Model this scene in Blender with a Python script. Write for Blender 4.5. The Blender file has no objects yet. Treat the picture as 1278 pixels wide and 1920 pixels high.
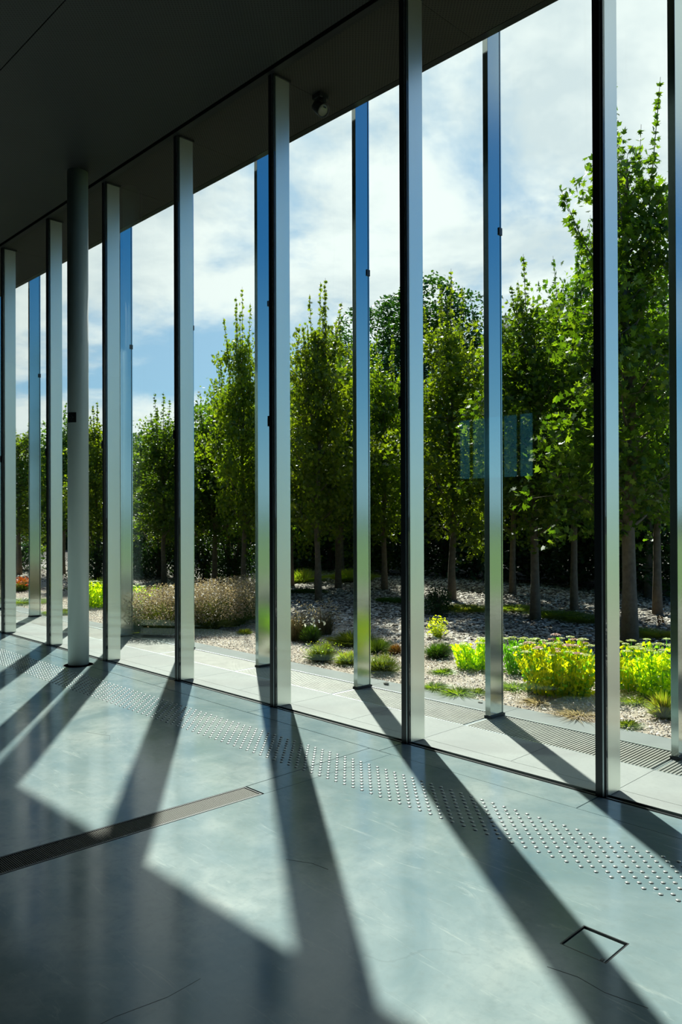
import bpy, math, random
import numpy as np
from mathutils import Vector, Matrix

random.seed(11)
RNG = np.random.default_rng(11)
C = bpy.context.scene.collection
S = bpy.context.scene
PI = math.pi

# ------------------------------------------------------------------ camera
# world axes: x runs along the glass facade, y points outwards (glass at y = 0), z up
CAM_POS = Vector((0.0, -4.2777, 1.65))
FPX = 1453.6069
YAW, PITCH, ROLL = 45.6665, 0.2827, -0.1988
cam_d = bpy.data.cameras.new('camera')
cam = bpy.data.objects.new('camera', cam_d)
C.objects.link(cam)
cam_d.sensor_fit = 'VERTICAL'
cam_d.sensor_height = 36.0
cam_d.sensor_width = 24.0
cam_d.lens = 36.0 * FPX / 1920.0
cam_d.clip_start = 0.05
cam_d.clip_end = 500


def cam_axes():
    a = math.radians(YAW)
    fw = Vector((-math.sin(a), math.cos(a), 0)); rt = Vector((math.cos(a), math.sin(a), 0)); up = Vector((0, 0, 1))
    t = math.radians(PITCH)
    fw2 = fw * math.cos(t) + up * math.sin(t); up2 = up * math.cos(t) - fw * math.sin(t)
    r = math.radians(ROLL)
    return rt * math.cos(r) + up2 * math.sin(r), up2 * math.cos(r) - rt * math.sin(r), fw2


RT, UP, FW = cam_axes()
cam.matrix_world = Matrix(((RT.x, UP.x, -FW.x, CAM_POS.x), (RT.y, UP.y, -FW.y, CAM_POS.y),
                           (RT.z, UP.z, -FW.z, CAM_POS.z), (0, 0, 0, 1)))
S.camera = cam

# ------------------------------------------------------------------ exposure
S.view_settings.view_transform = 'Standard'
S.view_settings.look = 'None'
S.view_settings.gamma = 1.0
S.view_settings.use_curve_mapping = False
S.view_settings.exposure = 0.35
S.cycles.max_bounces = 10
S.cycles.transparent_max_bounces = 24
S.cycles.caustics_reflective = False
S.cycles.caustics_refractive = False
S.cycles.sample_clamp_indirect = 6.0

# ------------------------------------------------------------------ sun
AZ = math.radians(53.4)            # from +y towards -x
ELEV = math.radians(45.0)
SUN = Vector((-math.sin(AZ) * math.cos(ELEV), math.cos(AZ) * math.cos(ELEV), math.sin(ELEV)))
sd = bpy.data.lights.new('sun', 'SUN')
sd.energy = 8.6
sd.angle = math.radians(0.7)
sd.color = (1.0, 0.965, 0.90)
sun = bpy.data.objects.new('sun', sd)
C.objects.link(sun)
sun.location = (-20, 15, 30)
sun.rotation_euler = SUN.to_track_quat('Z', 'Y').to_euler()


# ------------------------------------------------------------------ node helpers
class NT:
    def __init__(s, tree):
        s.t = tree; s.n = tree.nodes; s.l = tree.links

    def node(s, kind, **kw):
        nd = s.n.new(kind)
        for k, v in kw.items():
            if k == 'inp':
                for a, b in v.items():
                    if hasattr(b, 'is_output') or isinstance(b, bpy.types.NodeSocket):
                        s.l.new(b, nd.inputs[a])
                    else:
                        nd.inputs[a].default_value = b
            else:
                setattr(nd, k, v)
        return nd

    def math(s, op, a, b=0.0, c=0.0, clamp=False):
        nd = s.node('ShaderNodeMath', operation=op, use_clamp=clamp)
        for i, v in enumerate((a, b, c)):
            if isinstance(v, bpy.types.NodeSocket): s.l.new(v, nd.inputs[i])
            else: nd.inputs[i].default_value = v
        return nd.outputs[0]

    def mix(s, f, a, b, kind='MIX'):
        nd = s.node('ShaderNodeMix', data_type='RGBA', blend_type=kind)
        for i, v in ((0, f), (6, a), (7, b)):
            if isinstance(v, bpy.types.NodeSocket): s.l.new(v, nd.inputs[i])
            else: nd.inputs[i].default_value = v if i == 0 else (*v[:3], 1)
        return nd.outputs[2]

    def ramp(s, f, stops, interp='LINEAR'):
        nd = s.node('ShaderNodeValToRGB')
        cr = nd.color_ramp; cr.interpolation = interp
        while len(cr.elements) < len(stops): cr.elements.new(0.5)
        for e, (p, c) in zip(cr.elements, stops):
            e.position = p; e.color = (*c, 1) if len(c) == 3 else c
        s.l.new(f, nd.inputs[0])
        return nd.outputs[0]

    def noise(s, vec, scale, detail=4, rough=0.55, dist=0.0):
        nd = s.node('ShaderNodeTexNoise', inp={'Scale': scale, 'Detail': detail, 'Roughness': rough, 'Distortion': dist})
        if vec is not None: s.l.new(vec, nd.inputs['Vector'])
        return nd.outputs[0]


# ------------------------------------------------------------------ sky
w = bpy.data.worlds.new('sky'); S.world = w; w.use_nodes = True
N = NT(w.node_tree); N.n.clear()
tc = N.node('ShaderNodeTexCoord')
d = tc.outputs['Generated']
sep = N.node('ShaderNodeSeparateXYZ', inp={0: d})
zc = N.math('MAXIMUM', sep.outputs[2], 0.0)
clear = N.ramp(zc, [(0.0, (0.50, 0.72, 0.86)), (0.14, (0.20, 0.48, 0.80)), (0.32, (0.022, 0.22, 0.64)), (0.70, (0.008, 0.12, 0.48)), (1.0, (0.008, 0.09, 0.38))])
dt = N.node('ShaderNodeVectorMath', operation='DOT_PRODUCT', inp={0: d, 1: tuple(SUN)})
ca = dt.outputs['Value']
glow = N.math('POWER', N.math('MAXIMUM', N.math('MULTIPLY_ADD', ca, 0.5, 0.5), 0.0), 6.0)
skyc = N.mix(N.math('MULTIPLY', glow, 0.85, clamp=True), clear, (0.62, 0.84, 0.97))
# clouds: a layer seen in perspective
den = N.math('ADD', zc, 0.16)
px = N.math('DIVIDE', sep.outputs[0], den)
py = N.math('DIVIDE', sep.outputs[1], den)
cv = N.node('ShaderNodeCombineXYZ', inp={0: px, 1: py, 2: 0.7})
n1 = N.noise(cv.outputs[0], 0.85, 8, 0.58, 0.35)
n2 = N.noise(cv.outputs[0], 2.7, 6, 0.6, 0.2)
cn = N.math('ADD', n1, N.math('MULTIPLY', N.math('SUBTRACT', n2, 0.5), 0.22))
# the cloud field thickens towards the sun side, as in the photograph
thick = N.math('MULTIPLY_ADD', ca, 0.34, -0.20)
mask = N.ramp(N.math('ADD', cn, thick), [(0.47, (0, 0, 0)), (0.62, (1, 1, 1))], 'EASE')
shade = N.ramp(n2, [(0.36, (0.78, 0.85, 0.89)), (0.58, (1.10, 1.12, 1.10))])
cl = N.mix(N.math('MULTIPLY', glow, 0.8, clamp=True), N.mix(0.30, shade, (0.45, 0.55, 0.66)), shade)
sky_all = N.mix(mask, skyc, cl)
below = N.math('LESS_THAN', sep.outputs[2], -0.002)
sky_all = N.mix(below, sky_all, (0.10, 0.12, 0.07))
bg = N.node('ShaderNodeBackground', inp={'Color': sky_all, 'Strength': 0.93})
wo = N.node('ShaderNodeOutputWorld', inp={0: bg.outputs[0]})

# ------------------------------------------------------------------ materials
MATS = {}


def mat(name, color=(.5, .5, .5), rough=0.5, metal=0.0, spec=0.5, build=None):
    m = bpy.data.materials.new(name); m.use_nodes = True
    n = NT(m.node_tree)
    b = n.n['Principled BSDF']
    b.inputs['Base Color'].default_value = (*color, 1)
    b.inputs['Roughness'].default_value = rough
    b.inputs['Metallic'].default_value = metal
    b.inputs['Specular IOR Level'].default_value = spec
    if build: build(n, b)
    MATS[name] = m
    return m


def b_noise(c1, c2, scale, bump=0.0, bscale=None, dist=0.01):
    def f(n, b):
        tc = n.node('ShaderNodeTexCoord').outputs['Object']
        v = n.noise(tc, scale, 5)
        n.l.new(n.ramp(v, [(0.3, c1), (0.7, c2)]), b.inputs['Base Color'])
        if bump:
            bv = n.noise(tc, bscale or scale * 4, 5)
            bp = n.node('ShaderNodeBump', inp={'Strength': bump, 'Distance': dist, 'Height': bv})
            n.l.new(bp.outputs[0], b.inputs['Normal'])
    return f


def b_floor(n, b):
    tc = n.node('ShaderNodeNewGeometry').outputs['Position']
    big = n.noise(tc, 0.9, 6, 0.6, 0.6)
    mid = n.noise(tc, 3.5, 7, 0.65, 0.4)
    fine = n.noise(tc, 22.0, 5, 0.6)
    base = n.ramp(big, [(0.34, (0.165, 0.250, 0.275)), (0.50, (0.275, 0.345, 0.348)), (0.66, (0.385, 0.432, 0.412))])
    base = n.mix(n.ramp(mid, [(0.35, (0.55, 0.55, 0.55)), (0.6, (0, 0, 0))]), base, (0.195, 0.270, 0.280))
    # trowel clouds and pale scuffs
    sc = n.node('ShaderNodeMapping', inp={'Vector': tc, 'Rotation': (0, 0, 0.6), 'Scale': (1.0, 7.0, 1.0)})
    scuff = n.noise(sc.outputs[0], 2.2, 8, 0.72, 1.6)
    base = n.mix(n.ramp(scuff, [(0.58, (0, 0, 0)), (0.70, (0.5, 0.5, 0.5))]), base, (0.47, 0.52, 0.49))
    base = n.mix(n.ramp(fine, [(0.30, (0.35, 0.35, 0.35)), (0.5, (0, 0, 0))]), base, (0.20, 0.25, 0.245))
    # long hairline cracks
    wv = n.node('ShaderNodeTexVoronoi', feature='DISTANCE_TO_EDGE', inp={'Scale': 0.42})
    wm = n.node('ShaderNodeVectorMath', operation='ADD')
    nz = n.node('ShaderNodeTexNoise', inp={'Vector': tc, 'Scale': 2.6, 'Detail': 5})
    n.l.new(tc, wm.inputs[0])
    sc2 = n.node('ShaderNodeVectorMath', operation='SCALE', inp={0: nz.outputs['Color'], 'Scale': 0.55})
    n.l.new(sc2.outputs[0], wm.inputs[1]); n.l.new(wm.outputs[0], wv.inputs['Vector'])
    crk = n.ramp(wv.outputs['Distance'], [(0.0, (0.35, 0.35, 0.35)), (0.0025, (0, 0, 0))])
    brk = n.ramp(n.noise(tc, 1.4, 3), [(0.56, (0, 0, 0)), (0.66, (1, 1, 1))])
    base = n.mix(n.math('MULTIPLY', crk, brk), base, (0.07, 0.085, 0.085))
    n.l.new(base, b.inputs['Base Color'])
    r = n.ramp(mid, [(0.3, (0.10, 0.10, 0.10)), (0.7, (0.19, 0.19, 0.19))])
    n.l.new(r, b.inputs['Roughness'])
    bp = n.node('ShaderNodeBump', inp={'Strength': 0.05, 'Distance': 0.01, 'Height': big})
    n.l.new(bp.outputs[0], b.inputs['Normal'])


def b_slab(n, b):
    tc = n.node('ShaderNodeNewGeometry').outputs['Position']
    v = n.noise(tc, 2.0, 7, 0.6, 0.5); v2 = n.noise(tc, 40, 4)
    c = n.ramp(v, [(0.3, (0.25, 0.262, 0.25)), (0.7, (0.31, 0.322, 0.30))])
    c = n.mix(n.ramp(v2, [(0.35, (0.3, 0.3, 0.3)), (0.5, (0, 0, 0))]), c, (0.23, 0.24, 0.22))
    n.l.new(c, b.inputs['Base Color'])


def b_brushed(n, b):
    tc = n.node('ShaderNodeTexCoord').outputs['Object']
    mp = n.node('ShaderNodeMapping', inp={'Vector': tc, 'Scale': (60, 60, 900)})
    v = n.noise(mp.outputs[0], 1.0, 3, 0.6)
    bp = n.node('ShaderNodeBump', inp={'Strength': 0.06, 'Distance': 0.001, 'Height': v})
    n.l.new(bp.outputs[0], b.inputs['Normal'])


def b_perf(n, b):
    tc = n.node('ShaderNodeNewGeometry').outputs['Position']
    mp = n.node('ShaderNodeMapping', inp={'Vector': tc, 'Rotation': (0, 0, 0.785), 'Scale': (42, 42, 42)})
    fr = n.node('ShaderNodeVectorMath', operation='FRACTION', inp={0: mp.outputs[0]})
    sb = n.node('ShaderNodeVectorMath', operation='SUBTRACT', inp={0: fr.outputs[0], 1: (0.5, 0.5, 0)})
    mu = n.node('ShaderNodeVectorMath', operation='MULTIPLY', inp={0: sb.outputs[0], 1: (1, 1, 0)})
    ln = n.node('ShaderNodeVectorMath', operation='LENGTH', inp={0: mu.outputs[0]})
    hole = n.ramp(ln.outputs['Value'], [(0.27, (1, 1, 1)), (0.31, (0, 0, 0))])
    big = n.ramp(n.noise(tc, 1.1, 4), [(0.3, (0.8, 0.8, 0.8)), (0.7, (1.1, 1.1, 1.1))])
    col = n.mix(hole, b.inputs['Base Color'].default_value[:3], (0.001, 0.0013, 0.0012))
    col = n.mix(1.0, col, big, 'MULTIPLY')
    n.l.new(col, b.inputs['Base Color'])


def b_grating(n, b):
    b_noise((0.20, 0.20, 0.175), (0.27, 0.27, 0.235), 8)(n, b)


def leaf_mat(name, cols, trans=0.5, rough=0.45, tcol=None):
    """leaf: diffuse/gloss front with real translucency, tint varied leaf by leaf"""
    m = bpy.data.materials.new(name); m.use_nodes = True
    n = NT(m.node_tree); n.n.clear()
    g = n.node('ShaderNodeNewGeometry')
    ob = n.node('ShaderNodeObjectInfo')
    k = len(cols)
    col = n.ramp(g.outputs['Random Per Island'], [(i / max(1, k - 1), c) for i, c in enumerate(cols)])
    hv = n.node('ShaderNodeHueSaturation', inp={'Color': col, 'Hue': n.math('MULTIPLY_ADD', ob.outputs['Random'], 0.03, 0.485),
                                                 'Value': n.math('MULTIPLY_ADD', ob.outputs['Random'], 0.3, 0.85)})
    base = hv.outputs[0]
    bs = n.node('ShaderNodeBsdfPrincipled', inp={'Base Color': base, 'Roughness': rough, 'Specular IOR Level': 0.32})
    tr = n.node('ShaderNodeBsdfTranslucent', inp={'Color': n.mix(1.0, base, tcol or (1.5, 1.9, 0.35), 'MULTIPLY')})
    mx = n.node('ShaderNodeMixShader', inp={0: trans, 1: bs.outputs[0], 2: tr.outputs[0]})
    n.node('ShaderNodeOutputMaterial', inp={0: mx.outputs[0]})
    MATS[name] = m
    return m


def glass_mat(name, tint, refl=1.0):
    m = bpy.data.materials.new(name); m.use_nodes = True
    n = NT(m.node_tree); n.n.clear()
    lw = n.node('ShaderNodeLayerWeight', inp={'Blend': 0.5})
    fr = n.math('MULTIPLY_ADD', n.math('POWER', lw.outputs['Facing'], 5.0), 0.96, 0.04)
    # dried rain streaks and dust, very faint
    g = n.node('ShaderNodeNewGeometry').outputs['Position']
    mp = n.node('ShaderNodeMapping', inp={'Vector': g, 'Scale': (30, 30, 0.9)})
    st = n.ramp(n.noise(mp.outputs[0], 1.0, 5, 0.6), [(0.62, (0, 0, 0)), (0.85, (0.035, 0.035, 0.035))])
    tr = n.node('ShaderNodeBsdfTransparent', inp={'Color': (*tint, 1)})
    gl = n.node('ShaderNodeBsdfGlossy', inp={'Color': (0.9, 1.0, 0.97, 1), 'Roughness': 0.005})
    mx = n.node('ShaderNodeMixShader', inp={0: n.math('MULTIPLY', fr, refl), 1: tr.outputs[0], 2: gl.outputs[0]})
    df = n.node('ShaderNodeBsdfDiffuse', inp={'Color': (0.7, 0.75, 0.72, 1)})
    mx2 = n.node('ShaderNodeMixShader', inp={0: st, 1: mx.outputs[0], 2: df.outputs[0]})
    n.node('ShaderNodeOutputMaterial', inp={0: mx2.outputs[0]})
    MATS[name] = m
    return m


mat('floor_concrete', build=b_floor)
mat('joint_dark', (0.02, 0.024, 0.024), 0.8)
mat('outside_slab', rough=0.8, spec=0.25, build=b_slab)
mat('kerb_concrete', build=b_noise((0.165, 0.18, 0.168), (0.21, 0.225, 0.21), 3, 0.1, 60), rough=0.85, spec=0.25)
mat('grate_steel', build=b_grating, rough=0.5, metal=0.3)
mat('floor_grate', (0.10, 0.095, 0.08), 0.55, 0.2, 0.3)
mat('fin_inner', (0.86, 0.89, 0.80), 0.33, 0.90, build=b_brushed)
mat('fin_outer', (0.50, 0.585, 0.56), 0.14, 0.96, build=b_brushed)
mat('anodised_light', (0.55, 0.60, 0.62), 0.35, 0.9)
mat('black_profile', (0.012, 0.014, 0.016), 0.35)
mat('rubber', (0.008, 0.009, 0.009), 0.6)
mat('ceiling_metal', (0.026, 0.031, 0.030), 0.6, build=b_perf)
mat('soffit_panel', (0.036, 0.033, 0.025), 0.7, build=b_perf)
mat('edge_steel', (0.010, 0.011, 0.016), 0.4)
mat('column_paint', (0.30, 0.36, 0.34), 0.38, build=b_noise((0.60, 0.68, 0.65), (0.63, 0.71, 0.68), 4))
mat('wall_dark', (0.07, 0.08, 0.08), 0.7, build=b_noise((0.06, 0.07, 0.07), (0.085, 0.095, 0.095), 1.5))
mat('stud_steel', (0.62, 0.64, 0.62), 0.38, 0.45, build=b_noise((0.27, 0.30, 0.29), (0.36, 0.385, 0.37), 6))
mat('sign_black', (0.012, 0.013, 0.013), 0.4)
mat('sign_grey', (0.10, 0.11, 0.105), 0.5)
mat('lamp_black', (0.01, 0.01, 0.01), 0.4)
mat('lamp_lens', (0.20, 0.21, 0.17), 0.15)
mat('soil', build=b_noise((0.030, 0.022, 0.015), (0.075, 0.058, 0.042), 3, 0.6, 30, 0.03), rough=0.95)
mat('added_lawn', build=b_noise((0.09, 0.15, 0.03), (0.15, 0.20, 0.05), 3, 0.5, 60, 0.02), rough=0.9)
mat('gravel_base', build=b_noise((0.26, 0.21, 0.15), (0.50, 0.42, 0.33), 45, 0.8, 70, 0.02), rough=0.9)
mat('bark', build=b_noise((0.070, 0.045, 0.028), (0.14, 0.10, 0.065), 14, 0.6, 50), rough=0.9)
mat('bark_pale', build=b_noise((0.13, 0.10, 0.065), (0.22, 0.17, 0.11), 14, 0.5, 50), rough=0.9)
mat('rock', build=b_noise((0.20, 0.19, 0.15), (0.36, 0.34, 0.28), 12, 0.4, 30), rough=0.85)


def chip_mat(name, cols, rough=0.75):
    def f(n, b):
        g = n.node('ShaderNodeNewGeometry')
        k = len(cols)
        n.l.new(n.ramp(g.outputs['Random Per Island'], [(i / (k - 1), c) for i, c in enumerate(cols)]), b.inputs['Base Color'])
    return mat(name, rough=rough, build=f)


chip_mat('mulch_chip', [(0.05, 0.04, 0.028), (0.21, 0.165, 0.115), (0.44, 0.38, 0.30), (0.70, 0.64, 0.54)])  # palest tones brightened to stand in for sunlit chips between the trees
chip_mat('pebble', [(0.30, 0.22, 0.16), (0.55, 0.46, 0.36), (0.72, 0.62, 0.52), (0.80, 0.76, 0.68)])
leaf_mat('maple_leaf', [(0.05, 0.10, 0.012), (0.085, 0.145, 0.015), (0.125, 0.19, 0.02), (0.20, 0.25, 0.03)], 0.50, 0.42, tcol=(1.5, 1.78, 0.3))
leaf_mat('maple_leaf_yellow', [(0.08, 0.13, 0.012), (0.14, 0.19, 0.016), (0.23, 0.27, 0.03)], 0.52, 0.42, tcol=(1.75, 1.8, 0.3))
leaf_mat('dense_leaf', [(0.015, 0.045, 0.010), (0.028, 0.065, 0.012), (0.05, 0.09, 0.015)], 0.35)
leaf_mat('blue_leaf', [(0.030, 0.080, 0.040), (0.050, 0.120, 0.060)], 0.40, tcol=(1.3, 1.6, 1.0))
leaf_mat('sedum_leaf', [(0.50, 0.64, 0.02), (0.62, 0.74, 0.025), (0.72, 0.80, 0.03)], 0.68, tcol=(1.35, 1.25, 0.35))
leaf_mat('sedum_leaf_green', [(0.20, 0.42, 0.04), (0.32, 0.52, 0.05)], 0.50, tcol=(1.2, 1.5, 0.4))
leaf_mat('flower_green', [(0.50, 0.58, 0.16), (0.60, 0.64, 0.24)], 0.3, tcol=(1.1, 1.1, .6))
leaf_mat('flower_pink', [(0.55, 0.32, 0.26), (0.62, 0.42, 0.32)], 0.3, tcol=(1.1, 1.0, .8))
leaf_mat('flower_white', [(0.70, 0.72, 0.60), (0.8, 0.8, 0.7)], 0.3, tcol=(1, 1, .9))
leaf_mat('flower_orange', [(0.60, 0.16, 0.02), (0.75, 0.28, 0.03), (0.45, 0.30, 0.03)], 0.4, tcol=(1.3, 1.0, .3))
leaf_mat('grass_fresh', [(0.10, 0.165, 0.022), (0.16, 0.23, 0.03), (0.27, 0.31, 0.06)], 0.45, tcol=(1.5, 1.55, .35))
leaf_mat('grass_yellow', [(0.22, 0.32, 0.03), (0.36, 0.40, 0.05), (0.40, 0.30, 0.06)], 0.5, tcol=(1.2, 1.4, .4))
leaf_mat('grass_dark', [(0.03, 0.08, 0.015), (0.06, 0.13, 0.02), (0.12, 0.16, 0.03)], 0.4)
leaf_mat('grass_red', [(0.20, 0.06, 0.025), (0.30, 0.14, 0.03), (0.14, 0.14, 0.03)], 0.4, tcol=(1.3, 1.0, .5))
leaf_mat('grass_straw', [(0.28, 0.22, 0.13), (0.42, 0.34, 0.22), (0.46, 0.36, 0.28)], 0.4, tcol=(1.1, 1.05, .7))
leaf_mat('weed_brown', [(0.10, 0.07, 0.04), (0.16, 0.12, 0.06), (0.09, 0.12, 0.03)], 0.3, tcol=(1.1, 1.0, .6))
leaf_mat('green_white_seed', [(0.25, 0.26, 0.18), (0.40, 0.40, 0.30)], 0.3, tcol=(1, 1, .8))
glass_mat('facade_glass', (0.90, 0.945, 0.925))
glass_mat('back_glass', (0.45, 0.75, 0.75))


# ------------------------------------------------------------------ mesh helpers
class MB:
    def __init__(s): s.v = []; s.f = []

    def box(s, x0, x1, y0, y1, z0, z1):
        b = len(s.v)
        s.v += [(x0, y0, z0), (x1, y0, z0), (x1, y1, z0), (x0, y1, z0), (x0, y0, z1), (x1, y0, z1), (x1, y1, z1), (x0, y1, z1)]
        s.f += [[b + i for i in q] for q in ((0, 3, 2, 1), (4, 5, 6, 7), (0, 1, 5, 4), (1, 2, 6, 5), (2, 3, 7, 6), (3, 0, 4, 7))]
        return s

    def prism(s, pts, z0, z1):
        b = len(s.v); n = len(pts)
        s.v += [(x, y, z0) for x, y in pts] + [(x, y, z1) for x, y in pts]
        s.f.append([b + i for i in reversed(range(n))]); s.f.append([b + n + i for i in range(n)])
        for i in range(n):
            j = (i + 1) % n
            s.f.append([b + i, b + j, b + n + j, b + n + i])
        return s

    def lathe(s, prof, seg=16, cx=0, cy=0, cz=0, mtx=None):
        b = len(s.v); k = len(prof)
        for i in range(seg):
            a = 2 * PI * i / seg
            for r, z in prof:
                p = Vector((r * math.cos(a), r * math.sin(a), z))
                if mtx is not None: p = mtx @ p
                s.v.append((p.x + cx, p.y + cy, p.z + cz))
        for i in range(seg):
            j = (i + 1) % seg
            for q in range(k - 1):
                s.f.append([b + i * k + q, b + j * k + q, b + j * k + q + 1, b + i * k + q + 1])
        if prof[0][0] > 1e-6: s.f.append([b + i * k for i in reversed(range(seg))])
        if prof[-1][0] > 1e-6: s.f.append([b + i * k + k - 1 for i in range(seg)])
        return s

    def tube(s, pts, rad, seg=6):
        b = len(s.v); k = len(pts)
        for i, p in enumerate(pts):
            p = Vector(p)
            dr = (Vector(pts[min(i + 1, k - 1)]) - Vector(pts[max(i - 1, 0)]))
            if dr.length < 1e-6: dr = Vector((0, 0, 1))
            dr.normalize()
            u = dr.orthogonal().normalized() if abs(dr.z) < .95 else Vector((1, 0, 0))
            u = (u - dr * u.dot(dr)).normalized(); vv = dr.cross(u)
            r = rad[i]
            for j in range(seg):
                a = 2 * PI * j / seg
                q = p + (u * math.cos(a) + vv * math.sin(a)) * r
                s.v.append(tuple(q))
        for i in range(k - 1):
            for j in range(seg):
                jj = (j + 1) % seg
                s.f.append([b + i * seg + j, b + i * seg + jj, b + (i + 1) * seg + jj, b + (i + 1) * seg + j])
        s.f.append([b + j for j in reversed(range(seg))]); s.f.append([b + (k - 1) * seg + j for j in range(seg)])
        return s

    def mesh(s, name, m, smooth=False):
        me = bpy.data.meshes.new(name)
        me.from_pydata(s.v, [], s.f); me.materials.append(MATS[m])
        if smooth:
            me.polygons.foreach_set('use_smooth', [True] * len(me.polygons))
        me.update()
        return me


def fast_mesh(name, verts, nper, m):
    """verts: (k, nper, 3) -> k separate n-gons; one island per leaf"""
    verts = np.ascontiguousarray(verts, dtype=np.float32)
    k = verts.shape[0]
    me = bpy.data.meshes.new(name)
    me.vertices.add(k * nper); me.vertices.foreach_set('co', verts.ravel())
    me.loops.add(k * nper); me.loops.foreach_set('vertex_index', np.arange(k * nper, dtype=np.int32))
    me.polygons.add(k)
    me.polygons.foreach_set('loop_start', np.arange(k, dtype=np.int32) * nper)
    me.polygons.foreach_set('loop_total', np.full(k, nper, dtype=np.int32))
    me.materials.append(MATS[m])
    me.update(calc_edges=True)
    return me


def grid_mesh(name, tv, tf, pos, m):
    """pos: (k, n, 3) vertices of k copies of a template with faces tf (all the same size)"""
    k, n, _ = pos.shape
    tf = np.array(tf, dtype=np.int32); fn, fs = tf.shape
    idx = (np.arange(k, dtype=np.int32)[:, None, None] * n + tf[None]).ravel()
    me = bpy.data.meshes.new(name)
    me.vertices.add(k * n); me.vertices.foreach_set('co', np.ascontiguousarray(pos, dtype=np.float32).ravel())
    me.loops.add(len(idx)); me.loops.foreach_set('vertex_index', idx)
    me.polygons.add(k * fn)
    me.polygons.foreach_set('loop_start', np.arange(k * fn, dtype=np.int32) * fs)
    me.polygons.foreach_set('loop_total', np.full(k * fn, fs, dtype=np.int32))
    me.materials.append(MATS[m]); me.update(calc_edges=True)
    return me


def obj(name, me, parent=None, loc=(0, 0, 0), rotz=0.0, scale=None):
    o = bpy.data.objects.new(name, me); C.objects.link(o)
    o.location = loc; o.rotation_euler = (0, 0, rotz)
    if scale is not None: o.scale = scale
    if parent: o.parent = parent
    return o


def thing(name, label, cat, loc=(0, 0, 0), rotz=0.0, group=None, scale=None):
    o = obj(name, None, None, loc, rotz, scale)
    tag(o, label, cat, group)
    return o


def tag(o, label=None, cat=None, group=None, kind=None):
    if label: o['label'] = label
    if cat: o['category'] = cat
    if group: o['group'] = group
    if kind: o['kind'] = kind
    return o


def bevel(o, wdt=0.002, seg=2):
    b = o.modifiers.new('bevel', 'BEVEL'); b.width = wdt; b.segments = seg; b.limit_method = 'ANGLE'
    return o


def ordinal(i):
    return ['first', 'second', 'third', 'fourth', 'fifth', 'sixth', 'seventh', 'eighth', 'ninth', 'tenth', 'eleventh', 'twelfth', 'thirteenth', 'fourteenth'][i]


def rot_batch(k, tilt_mu=0.0, tilt_sd=1.0, rng=RNG):
    """k random rotation matrices: spin about z, tilt, heading"""
    h = rng.uniform(0, 2 * PI, k); t = rng.normal(tilt_mu, tilt_sd, k); s = rng.uniform(0, 2 * PI, k)
    ch, sh, ct, st, cs, ss = np.cos(h), np.sin(h), np.cos(t), np.sin(t), np.cos(s), np.sin(s)
    z = np.zeros(k); o = np.ones(k)
    Rz = np.stack([np.stack([ch, -sh, z], -1), np.stack([sh, ch, z], -1), np.stack([z, z, o], -1)], 1)
    Rx = np.stack([np.stack([o, z, z], -1), np.stack([z, ct, -st], -1), np.stack([z, st, ct], -1)], 1)
    Rs = np.stack([np.stack([cs, -ss, z], -1), np.stack([ss, cs, z], -1), np.stack([z, z, o], -1)], 1)
    return Rz @ Rx @ Rs


# ------------------------------------------------------------------ facade grid
X0, SP = -3.7283, 1.5108
KS = list(range(-4, 11))
XK = {k: X0 - SP * k for k in range(-6, 14)}
ZC = 5.4885
XL, XR, YB = -19.6, 3.2, -13.0         # the room
CEIL = 5.50

# ================================================================== SETTING: floor
floor = obj('floor', MB().box(XL, XR, YB, 0.02, -0.30, -0.045).mesh('floor', 'joint_dark'))
tag(floor, 'grey polished concrete hall floor with sawn joints, scuffs and long window shadows', None, None, 'structure')
GAP = 0.0035


def floor_piece(name, pts, m='floor_concrete', parent=floor, z0=-0.045, z1=0.0, inset=GAP):
    cx = sum(p[0] for p in pts) / len(pts); cy = sum(p[1] for p in pts) / len(pts)
    q = []
    for x, y in pts:
        q.append((x - math.copysign(inset, x - cx), y - math.copysign(inset, y - cy)))
    return obj(name, MB().prism(q, z0, z1).mesh(name, m), parent)


# edge slabs along the glass, one per bay
for k in KS:
    xa, xb = XK[k] + 0.012, XK[k] + SP + 0.012
    floor_piece('edge_slab', [(xa, -0.283), (xb, -0.283), (xb, -0.022), (xa, -0.022)])
# large slabs: joints run away from the glass at the grating, by the column, and further on
GL = lambda y: -3.800 + 0.040 * (y + 1.39)       # left edge of the grating
GR = lambda y: -3.622 + 0.025 * (y + 1.39)       # right edge of the grating
Y1 = -0.283
HX0, HX1, HY0, HY1 = -1.558, -1.368, -1.588, -1.398     # hatch
for xa, xb in ((0.81, XR), (-12.76, -8.235), (-17.3, -12.76), (XL, -17.3)):
    floor_piece('floor_slab', [(xa, YB), (xb, YB), (xb, Y1), (xa, Y1)])
floor_piece('floor_slab', [(-8.235, YB), (GL(YB), YB), (GL(-1.39), -1.39), (-3.806, Y1), (-8.235, Y1)])
floor_piece('floor_slab', [(-3.806, Y1), (GL(-1.39), -1.383), (GR(-1.39), -1.383), (-3.600, Y1)])
# right slab built round the access hatch
floor_piece('floor_slab', [(GR(YB), YB), (HX0, YB), (HX0, Y1), (-3.600, Y1), (GR(-1.39), -1.39)], inset=0.0)
floor_piece('floor_slab', [(HX1, YB), (0.81, YB), (0.81, Y1), (HX1, Y1)], inset=0.0)
floor_piece('floor_slab', [(HX0, HY1), (HX1, HY1), (HX1, Y1), (HX0, Y1)], inset=0.0)
floor_piece('floor_slab', [(HX0, YB), (HX1, YB), (HX1, HY0), (HX0, HY0)], inset=0.0)

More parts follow.
